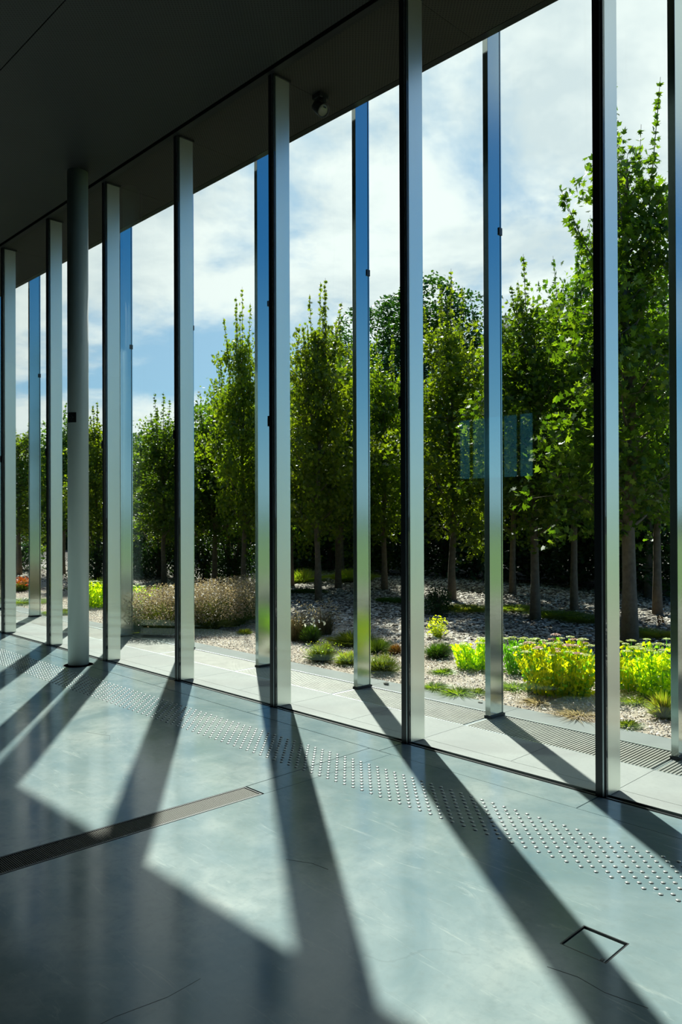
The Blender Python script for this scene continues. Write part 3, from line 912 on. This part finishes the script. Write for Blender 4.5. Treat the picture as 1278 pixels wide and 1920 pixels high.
PROTO['mapleA'] = maple_parts(1, 5.2, 1.30, 1.20, 34, 420, 'maple_leaf', 0.078, 8)[:2]
PROTO['mapleB'] = maple_parts(2, 5.2, 1.15, 1.12, 32, 420, 'maple_leaf_yellow', 0.076, 12)[:2]
PROTO['mapleC'] = maple_parts(3, 5.2, 1.35, 1.28, 34, 400, 'maple_leaf', 0.078, 7)[:2]
PROTO['mapleTall'] = maple_parts(4, 6.7, 1.40, 1.25, 44, 330, 'maple_leaf', 0.086, 5, 0.10, side=9, taper=(0.98, 0.75))[:2]
PROTO['denseA'] = dense_parts(5, 5.2, 1.9, 15000, 'dense_leaf', 0.13)[:2]
PROTO['denseB'] = dense_parts(6, 5.6, 1.7, 15000, 'maple_leaf', 0.13)[:2]
PROTO['bigtree'] = dense_parts(7, 8.8, 2.7, 42000, 'dense_leaf', 0.13, cb=1.0)[:2]
PROTO['bluish'] = dense_parts(8, 5.6, 1.5, 12000, 'blue_leaf', 0.14)[:2]
PROTO['bush'] = dense_parts(9, 1.0, 0.75, 4500, 'dense_leaf', 0.07, cb=0.05)[:2]


def at(px, depth):
    p = CAM_POS + (FW + RT * ((px - 639) / FPX)) * depth
    return p.x, p.y


def ht(pix_y, depth):
    return 1.65 + (967 - pix_y) / FPX * depth


# young maples in rows (ground position from the trunk foot)
MP = [  # kind, x, y, scale_xy, scale_z, rot, label
    ('mapleA', -6.863, 6.86, 1.00, 1.00, 0.3, 'young maple with a pale slim trunk standing behind the biggest yellow sedum clump'),
    ('mapleTall', -4.603, 5.46, 0.95, 1.02, 1.0, 'tallest young maple, thick brown trunk right of the rightmost inner mullion'),
    ('mapleB', -10.854, 5.72, 0.82, 1.04, 2.0, 'young maple with nearest slim trunk right of the third inner mullion'),
    ('mapleC', -12.685, 8.02, 0.90, 1.05, 0.5, 'young maple with grey trunk just behind and right of the slim-trunked one'),
    ('mapleC', -16.192, 5.63, 0.85, 0.78, 3.0, 'low young maple with dark thin trunk left of the fourth inner mullion'),
    ('mapleA', -5.591, 8.575, 0.95, 1.12, 4.0, 'young maple with a shaded thin trunk near the right picture edge'),
]
for kd, x_, y_, sx, sz, r_, lb in MP:
    plant_tree(kd, (x_, y_), (sx, sx, sz), r_, 'young_maple', lb, 'tree', 'young maples in the garden')
MP2 = [  # px, depth, top pixel, kind, radius scale, label
    (846, 15.0, 575, 'mapleB', 0.95, 'bushy bright maple just right of the second inner mullion from the right'),
    (720, 17.0, 665, 'mapleB', 0.85, 'bright young maple between the third outer post and second inner mullion'),
    (456, 16.5, 600, 'mapleB', 0.72, 'slender young maple rising just left of the fourth outer post'),
    (402, 18.5, 735, 'mapleA', 0.85, 'young maple right of the fourth inner mullion from the right'),
    (960, 15.8, 575, 'mapleB', 0.85, 'yellowish maple rising just right of the second outer post'),
    (1075, 13.5, 470, 'mapleA', 0.80, 'maple crown left of the rightmost inner mullion'),
    (545, 19.0, 700, 'mapleA', 0.9, 'maple crown right of the third inner mullion, behind the slim trunk'),
    (182, 20.0, 775, 'mapleB', 0.75, 'maple between the round column and the fifth inner mullion'),
    (118, 22.0, 775, 'mapleC', 0.75, 'maple peeping out just left of the round column'),
    (36, 22.0, 790, 'mapleB', 0.95, 'leftmost young maple beyond the glass'),
    (262, 24.0, 835, 'mapleC', 0.85, 'maple behind the low thin-trunked one'),
    (640, 21.0, 690, 'mapleA', 0.9, 'maple crown just left of the third outer post'),
    (595, 17.0, 690, 'mapleC', 0.9, 'maple crown behind the slim trunk right of the third mullion'),
    (1005, 19.0, 620, 'mapleB', 0.95, 'maple crown behind the pale-trunked maple'),
    (330, 21.0, 810, 'mapleB', 0.9, 'maple crown half hidden by the fourth inner mullion'),
    (430, 20.0, 700, 'mapleC', 0.9, 'maple crown behind the slender maple left of the fourth outer post'),
    (1215, 16.0, 560, 'mapleC', 0.95, 'maple crown behind the tallest maple'),
]
for px_, dp, ty, kd, rs, lb in MP2:
    H0 = 5.4
    sz = ht(ty, dp) / H0
    x_, y_ = at(px_, dp)
    plant_tree(kd, (x_, y_), (rs, rs, sz), px_ * 0.37, 'young_maple', lb, 'tree', 'young maples in the garden')
# dense belt behind
rb = random.Random(5)
xx = -48.0; i = 0
belt = []
while xx < -1.5:
    belt.append((xx + rb.uniform(-.4, .4), 12.0 + rb.uniform(-.7, .7) + 0.10 * (-xx - 10) * (xx < -10), rb.uniform(0.72, 0.90)))
    xx += 2.05
nfront = len(belt)
xx = -50.0
while xx < -2.5:
    belt.append((xx + rb.uniform(-.5, .5), 14.2 + rb.uniform(-.8, .8) + 0.10 * (-xx - 10) * (xx < -10), rb.uniform(0.9, 1.1)))
    xx += 2.5


def px_of(x_, y_, z_=0.0):
    p = Vector((x_, y_, z_)) - CAM_POS
    z = p.dot(FW)
    return 639 + FPX * p.dot(RT) / z, z


def where(px):
    marks = [(-1e9, 'beyond the left picture edge'), (0, 'at the left picture edge'), (75, 'just left of the round column'), (166, 'just right of the round column'),
             (245, 'between fifth and fourth mullions'), (362, 'just right of the fourth mullion'), (508, 'just right of the third mullion'),
             (693, 'just right of the third post'), (796, 'just right of the second mullion'), (943, 'just right of the second post'),
             (1162, 'right of the rightmost inner mullion'), (1278, 'beyond the right picture edge')]
    s_ = marks[0][1]
    for m_, t_ in marks:
        if px >= m_: s_ = t_
    return s_


kinds = ['denseA', 'denseB', 'denseA', 'bluish', 'denseA', 'denseB']
cnt = {}
BIGS = [at(795, 26.0), at(630, 36.0)]
for i, (x_, y_, s_) in enumerate(belt):
    u, z = px_of(x_, y_)
    if u < -120 or u > 1420 or min(math.hypot(x_ - b_[0], y_ - b_[1]) for b_ in BIGS) < 2.4:
        continue                                  # nothing of it shows, or the big trees stand there
    kd = kinds[(i * 7 + i // 5) % 6]
    nm = {'denseA': 'dark hedge tree', 'denseB': 'mid-green hedge tree', 'bluish': 'bluish hedge tree'}[kd]
    wh = where(u)
    row = 'front' if i < nfront else 'back'
    q = cnt.get((nm, wh, row), 0); cnt[(nm, wh, row)] = q + 1
    lb = '%s, %s belt row, %s' % (nm, row, wh)
    if q: lb = ordinal(q) + ' ' + lb
    plant_tree(kd, (x_, y_), (1.0, 1.0, s_), i * 1.3, 'hedge_tree', lb, 'tree', 'hedge trees in the belt behind the maples')
for px_, dp, sc, lb in ((795, 26.0, 1.0, 'big round-crowned dark tree behind the maples, right of the third outer post'), (630, 36.0, 1.05, 'big dark tree behind the maples, left of the third outer post')):
    x_, y_ = at(px_, dp)
    plant_tree('bigtree', (x_, y_), (sc, sc, sc), 0.7, 'big_tree', lb, 'tree')
BUSH = [(820, 13.0, 0.33, 0.40, 'dense_leaf', 'low rounded dark green bush on the mulch right of the second inner mullion'),
        (262, 22.0, 0.9, 1.0, 'x', 'weedy green shrub left of the thin dark maple trunk'),
        (300, 21.0, 0.8, 0.9, 'x', 'leafy green shrub behind the thin dark maple trunk'),
        (385, 20.5, 0.9, 1.1, 'x', 'dark green shrub right of the fourth inner mullion'),
        (440, 19.5, 0.8, 0.9, 'x', 'brownish-green shrub left of the fourth outer post'),
        (182, 20.0, 0.8, 0.9, 'x', 'green shrub between the round column and the fifth inner mullion'),
        (35, 24.0, 1.0, 0.9, 'x', 'pale green shrub at the left picture edge')]
for px_, dp, sx, sz, _, lb in BUSH:
    x_, y_ = at(px_, dp)
    plant_tree('bush', (x_, y_), (sx, sx, sz), px_, 'garden_shrub', lb, 'shrub')


# ---- grasses
def blades(n, R, H, wd, m, seed, lean=0.5, flop=0.6):
    rng = np.random.default_rng(seed)
    a = rng.uniform(0, 2 * PI, n); r = R * 0.30 * np.sqrt(rng.uniform(0, 1, n))
    bx, by = r * np.cos(a), r * np.sin(a)
    a2 = a + rng.normal(0, 0.6, n)
    out0 = rng.uniform(0.0, 1.0, n); L = H * rng.uniform(0.45, 1.05, n) * (1.0 - 0.55 * out0 ** 2); out = R * (0.25 + lean) * out0
    side = np.stack([-np.sin(a2 + .8), np.cos(a2 + .8)], -1) * wd * 0.5
    rows = []
    for q, wq in ((0, 1.0), (0.4, 0.9), (0.75, 0.6)):
        cx = bx + np.cos(a2) * out * q ** 1.7; cy = by + np.sin(a2) * out * q ** 1.7; cz = L * (q - flop * 0.35 * q ** 3)
        rows.append((np.stack([cx - side[:, 0] * wq, cy - side[:, 1] * wq, cz], -1), np.stack([cx + side[:, 0] * wq, cy + side[:, 1] * wq, cz], -1)))
    tip = np.stack([bx + np.cos(a2) * out, by + np.sin(a2) * out, L * (1 - flop * 0.35)], -1)
    v = np.stack([rows[0][0], rows[0][1], rows[1][1], rows[2][1], tip, rows[2][0], rows[1][0]], 1)
    return v


def tuft(px, py, depth_or_none, R, H, n, wd, m, name, label, seed, cat='grass', extra=None, group=None, loc=None, lean=0.6):
    if loc is None:
        dd = FW + RT * ((px - 639) / FPX) + UP * ((960 - py) / FPX)
        t_ = -1.65 / dd.z
        p = CAM_POS + dd * t_; loc = (p.x, p.y)
    if cat == 'grass' and R < 0.45: R *= 1.3; H *= 1.35; n = int(n * 1.5)
    t = thing(name, label, cat, (loc[0], loc[1], float(ground_z(np.float64(loc[0]), np.float64(loc[1]))) + 0.004), 0, group)
    tag(obj('blades', fast_mesh('blades', blades(n, R, H, wd, m, seed, lean), 7, m), t), kind='stuff')
    if extra:
        for j, (nm, mm, nn_, sz, hh) in enumerate(extra):
            rng = np.random.default_rng(seed + 7 + j)
            a = rng.uniform(0, 2 * PI, nn_); r = R * np.sqrt(rng.uniform(0, 1, nn_)) * 0.95
            pts = np.stack([r * np.cos(a), r * np.sin(a), H * (hh[0] + (hh[1] - hh[0]) * rng.uniform(0, 1, nn_)) * (1 - 0.3 * (r / R) ** 2)], -1)
            tag(obj(nm, leaves(nm, pts, sz, mm, shape=OVAL, seed=seed + j, tilt_sd=1.2), t), kind='stuff')
    return t


G = 'grass tufts in the gravel'
tuft(603, 1238, 0, 0.21, 0.20, 900, 0.006, 'grass_fresh', 'grass_tuft', 'round bright green grass tuft at the gravel edge right of the third inner mullion', 21, group=G, extra=[('seed_heads', 'grass_yellow', 160, 0.018, (.5, .9))])
tuft(650, 1245, 0, 0.16, 0.15, 600, 0.006, 'grass_yellow', 'grass_tuft', 'yellowish grass tuft just left of the third outer post', 22, group=G)
tuft(716, 1262, 0, 0.21, 0.20, 900, 0.006, 'grass_fresh', 'grass_tuft', 'green grass tuft at the kerb between third outer post and second inner mullion', 23, group=G, extra=[('seed_heads', 'grass_straw', 120, 0.016, (.5, .9))])
tuft(741, 1226, 0, 0.10, 0.13, 350, 0.006, 'grass_red', 'grass_tuft', 'small reddish grass tuft beside the second inner mullion', 24, group=G)
tuft(822, 1232, 0, 0.20, 0.18, 800, 0.007, 'grass_dark', 'grass_tuft', 'dark green grass tuft on the gravel right of the second inner mullion', 25, group=G)
tuft(706, 1222, 0, 0.24, 0.16, 700, 0.007, 'grass_fresh', 'grass_tuft', 'spreading green grass behind the kerb tuft, right of the third outer post', 26, group=G)
tuft(662, 1208, 0, 0.34, 0.18, 1100, 0.007, 'grass_fresh', 'grass_tuft', 'wide spreading green grass left of the third outer post', 27, group=G)
tuft(582, 1205, 0, 0.20, 0.32, 700, 0.010, 'grass_dark', 'flowering_plant', 'green plant with white flower heads among brown stalks', 28, cat='plant', extra=[('flowers', 'flower_white', 22, 0.045, (.8, 1.15))])
tuft(560, 1200, 0, 0.34, 0.50, 900, 0.004, 'weed_brown', 'dry_plant', 'brown wiry dry plant just right of the third inner mullion', 29, cat='plant', extra=[('seed_heads', 'grass_straw', 420, 0.022, (.55, 1.1))])
tuft(608, 1190, 0, 0.30, 0.48, 700, 0.004, 'weed_brown', 'dry_plant', 'brown wiry dry plant behind the white-flowered one', 30, cat='plant', extra=[('seed_heads', 'grass_straw', 300, 0.022, (.55, 1.1))])
tuft(458, 1188, 0, 0.13, 0.08, 300, 0.007, 'grass_yellow', 'grass_tuft', 'tiny yellow-green cushion left of the fourth outer post', 31, group=G)
# airy ornamental grass, straw tops over green
for i, (px_, py_, R_, H_, lb) in enumerate(((272, 1182, 0.50, 0.55, 'airy ornamental grass below the yellow flowers right of the fifth mullion'), (312, 1186, 0.60, 0.62, 'airy straw-tipped ornamental grass left of the fourth inner mullion'),
                                    (345, 1180, 0.55, 0.60, 'airy ornamental grass behind the fourth inner mullion'), (385, 1180, 0.60, 0.66, 'airy straw-tipped grass just right of the fourth inner mullion'), (430, 1172, 0.62, 0.66, 'airy straw-tipped grass left of the fourth outer post'),
                                    (465, 1160, 0.55, 0.62, 'airy pinkish grass touching the fourth outer post'))):
    tuft(px_, py_, 0, R_, H_, 1900, 0.006, 'grass_fresh' if i % 2 else 'grass_dark', 'ornamental_grass', lb, 40 + i, cat='grass', group='airy ornamental grasses', lean=0.9,
         extra=[('seed_heads', 'grass_straw', 7000, 0.022, (.35, 1.15))])
# small ground-cover patches
for i, (px_, py_, R_, mm, lb) in enumerate(((815, 1290, 0.16, 'grass_fresh', 'low weeds on the gravel right of the second inner mullion'), (858, 1300, 0.20, 'grass_fresh', 'low green weeds at the kerb left of the second outer post'),
                                            (830, 1262, 0.14, 'grass_fresh', 'small weeds behind the kerb weeds left of the second outer post'), (893, 1300, 0.12, 'grass_fresh', 'bright weed at the kerb touching the second outer post'),
                                            (965, 1290, 0.22, 'grass_fresh', 'low green weeds right of the second outer post'), (1178, 1362, 0.11, 'grass_fresh', 'small bright green weed at the kerb right of the rightmost mullion'),
                                            (1195, 1318, 0.22, 'grass_fresh', 'low weeds under the right-hand sedums'), (1243, 1345, 0.15, 'grass_yellow', 'upright yellowish weed beside the rightmost outer post'),
                                            (1010, 1318, 0.20, 'grass_straw', 'dry straw litter at the foot of the big sedum'), (1085, 1340, 0.24, 'grass_straw', 'dry straw litter at the kerb left of the rightmost mullion'))):
    tuft(px_, py_, 0, R_, 0.07 if mm != 'grass_yellow' else 0.3, 260, 0.012, mm, 'weed_patch', lb, 60 + i, cat='weeds', group='low weeds on the gravel', lean=1.2)
# grassy strips on the mulch
for i, (px_, py_, R_, mm, lb) in enumerate(((870, 1140, 0.9, 'grass_yellow', 'yellow-green grass strip on the mulch left of the second outer post'), (962, 1140, 0.7, 'grass_yellow', 'yellow-green grass left of the pale maple trunk'),
                                            (1045, 1150, 0.8, 'grass_fresh', 'green grass strip right of the pale maple trunk'), (1098, 1158, 0.7, 'grass_fresh', 'green grass strip beside the rightmost mullion'),
                                            (1190, 1180, 0.7, 'grass_fresh', 'green grass behind the thick maple trunk'), (1235, 1185, 0.5, 'grass_yellow', 'grass left of the rightmost outer post'),
                                            (735, 1128, 0.6, 'grass_dark', 'thin dark grass on the mulch left of the second inner mullion'), (575, 1112, 0.7, 'grass_dark', 'thin dark grass left of the slim maple trunk'),
                                            (262, 1105, 1.3, 'grass_fresh', 'green ground cover left of the thin dark trunk'), (40, 1130, 0.9, 'grass_fresh', 'green grass at the left picture edge'),
                                            (112, 1150, 0.5, 'grass_fresh', 'green grass just left of the round column'), (560, 1086, 1.2, 'grass_yellow', 'tall yellow-green herbs behind the maples, right of the third inner mullion'),
                                            (660, 1090, 0.9, 'grass_yellow', 'yellow-green herbs left of the third outer post'), (180, 1112, 0.8, 'grass_fresh', 'green herbs behind the yellow plant right of the column'))):
    tuft(px_, py_, 0, R_, 0.10 if i < 11 else 0.45, 1500, 0.012, mm, 'grass_patch', lb, 80 + i, cat='grass', group='grass patches on the mulch', lean=0.5)


# ---- sedum clumps
def flower_head_mesh(m, seed):
    rng = np.random.default_rng(seed)
    pts = []
    for i in range(60):
        r = 0.052 * math.sqrt((i + .5) / 60); a = i * 2.4
        pts.append((r * math.cos(a), r * math.sin(a), 0.016 - 4.5 * r * r + rng.uniform(-.003, .003)))
    me = leaves('flower_head', np.array(pts), 0.022, m, shape=OVAL, tilt_mu=0, tilt_sd=.5, seed=seed)
    return me


FH = [flower_head_mesh('flower_green', 1), flower_head_mesh('flower_pink', 2)]


def sedum(x_, y_, R, H, n, label, seed, pink=0.3, heads=14, leafm='sedum_leaf', lsize=0.046, sub=True):
    rng = np.random.default_rng(seed)
    t = thing('sedum_clump', label, 'plant', (x_, y_, float(ground_z(np.float64(x_), np.float64(y_)))), 0, 'yellow sedum clumps along the gravel')
    mb = MB(); pts = []; tops = []
    for i in range(n):
        r = R * math.sqrt((i + .5) / n) * 0.66; a = i * 2.4 + rng.uniform(-.2, .2)
        hh = H * rng.uniform(0.62, 1.08) * (1 - 0.30 * (r / R) ** 2)
        tx, ty = r * 1.55 * math.cos(a), r * 1.55 * math.sin(a)
        P = [(r * math.cos(a), r * math.sin(a), 0), ((r * math.cos(a) + tx) / 2, (r * math.sin(a) + ty) / 2, hh * .55), (tx, ty, hh)]
        mb.tube(P, [0.006, 0.005, 0.004], 5)
        m_ = int(hh / 0.0068)
        q = rng.uniform(0.08, 0.97, m_)
        base = np.stack([np.interp(q, [0, .55, 1], [p[c] for p in P]) for c in range(3)], -1)
        aa = rng.uniform(0, 2 * PI, m_)
        base[:, 0] += np.cos(aa) * 0.034; base[:, 1] += np.sin(aa) * 0.034
        pts.append(base); tops.append((tx, ty, hh))
    pts = np.concatenate(pts)
    obj('stems', mb.mesh('stems', 'sedum_leaf_green', True), t)
    cut = int(len(pts) * 0.8)
    rng.shuffle(pts)
    pts += np.array([0, 0, 0.0])
    tag(obj('leaves', leaves('leaves', pts[:cut], lsize, leafm, shape=OVAL, tilt_mu=1.25, tilt_sd=.4, seed=seed), t), kind='stuff')
    tag(obj('leaves', leaves('leaves', pts[cut:], lsize, 'sedum_leaf_green', shape=OVAL, tilt_mu=0.9, tilt_sd=.5, seed=seed + 1), t), kind='stuff')
    tops.sort(key=lambda p: -p[2])
    for i, p in enumerate(tops[:heads]):
        kk = 1 if rng.uniform() < pink else 0
        o = obj('flower_head', FH[kk], t, (p[0], p[1], p[2] + 0.004), rng.uniform(0, 6), [rng.uniform(0.65, 1.0)] * 3)
        if kk: o['label'] = 'pinkish flower head'
    return t


def g_at(px, py):
    dd = FW + RT * ((px - 639) / FPX) + UP * ((960 - py) / FPX)
    p = CAM_POS + dd * (-1.65 / dd.z)
    return p.x, p.y


x_, y_ = g_at(1050, 1300)
sedum(x_, y_, 0.40, 0.50, 70, 'biggest bright yellow-green sedum clump with pinkish flower heads, left of the rightmost mullion', 101, 0.35, 34)
x_, y_ = g_at(980, 1262)
sedum(x_, y_, 0.24, 0.36, 22, 'smaller greener sedum directly left behind the biggest clump', 102, 0.2, 7, 'sedum_leaf_green')
x_, y_ = g_at(890, 1252)
sedum(x_, y_, 0.26, 0.30, 30, 'yellow sedum clump left of the second outer post', 103, 0.0, 6)
x_, y_ = g_at(1180, 1290)
sedum(x_, y_, 0.26, 0.42, 24, 'yellow-green sedum clump just right of the rightmost mullion', 104, 0.0, 9)
x_, y_ = g_at(1242, 1308)
sedum(x_, y_, 0.26, 0.50, 26, 'tall yellow-green sedum clump behind the rightmost outer post', 105, 0.0, 11)
x_, y_ = g_at(182, 1138)
sedum(x_, y_, 0.36, 0.48, 34, 'bright yellow plant between the round column and the fifth mullion', 106, 0.0, 12)
x_, y_ = g_at(266, 1150)
sedum(x_, y_, 0.34, 0.50, 30, 'bright yellow-topped plant above the airy grasses', 107, 0.0, 12)
tuft(38, 1108, 0, 0.35, 0.30, 500, 0.012, 'grass_fresh', 'orange_flowers', 'orange-red flowering plant at the left picture edge', 108, cat='plant', extra=[('flowers', 'flower_orange', 500, 0.05, (.6, 1.1))])
tuft(820, 1195, 0, 0.16, 0.30, 160, 0.006, 'grass_yellow', 'slender_weed', 'slender yellow-leaved weed on the mulch right of the second inner mullion', 109, cat='plant', extra=[('leaves', 'sedum_leaf', 260, 0.03, (.2, 1.05))])
tuft(1236, 1168, 0, 0.06, 0.14, 30, 0.006, 'grass_red', 'red_sprig', 'small red-leaved sprig on the mulch near the right edge', 110, cat='plant', extra=[('leaves', 'grass_red', 40, 0.05, (.4, 1.1))])
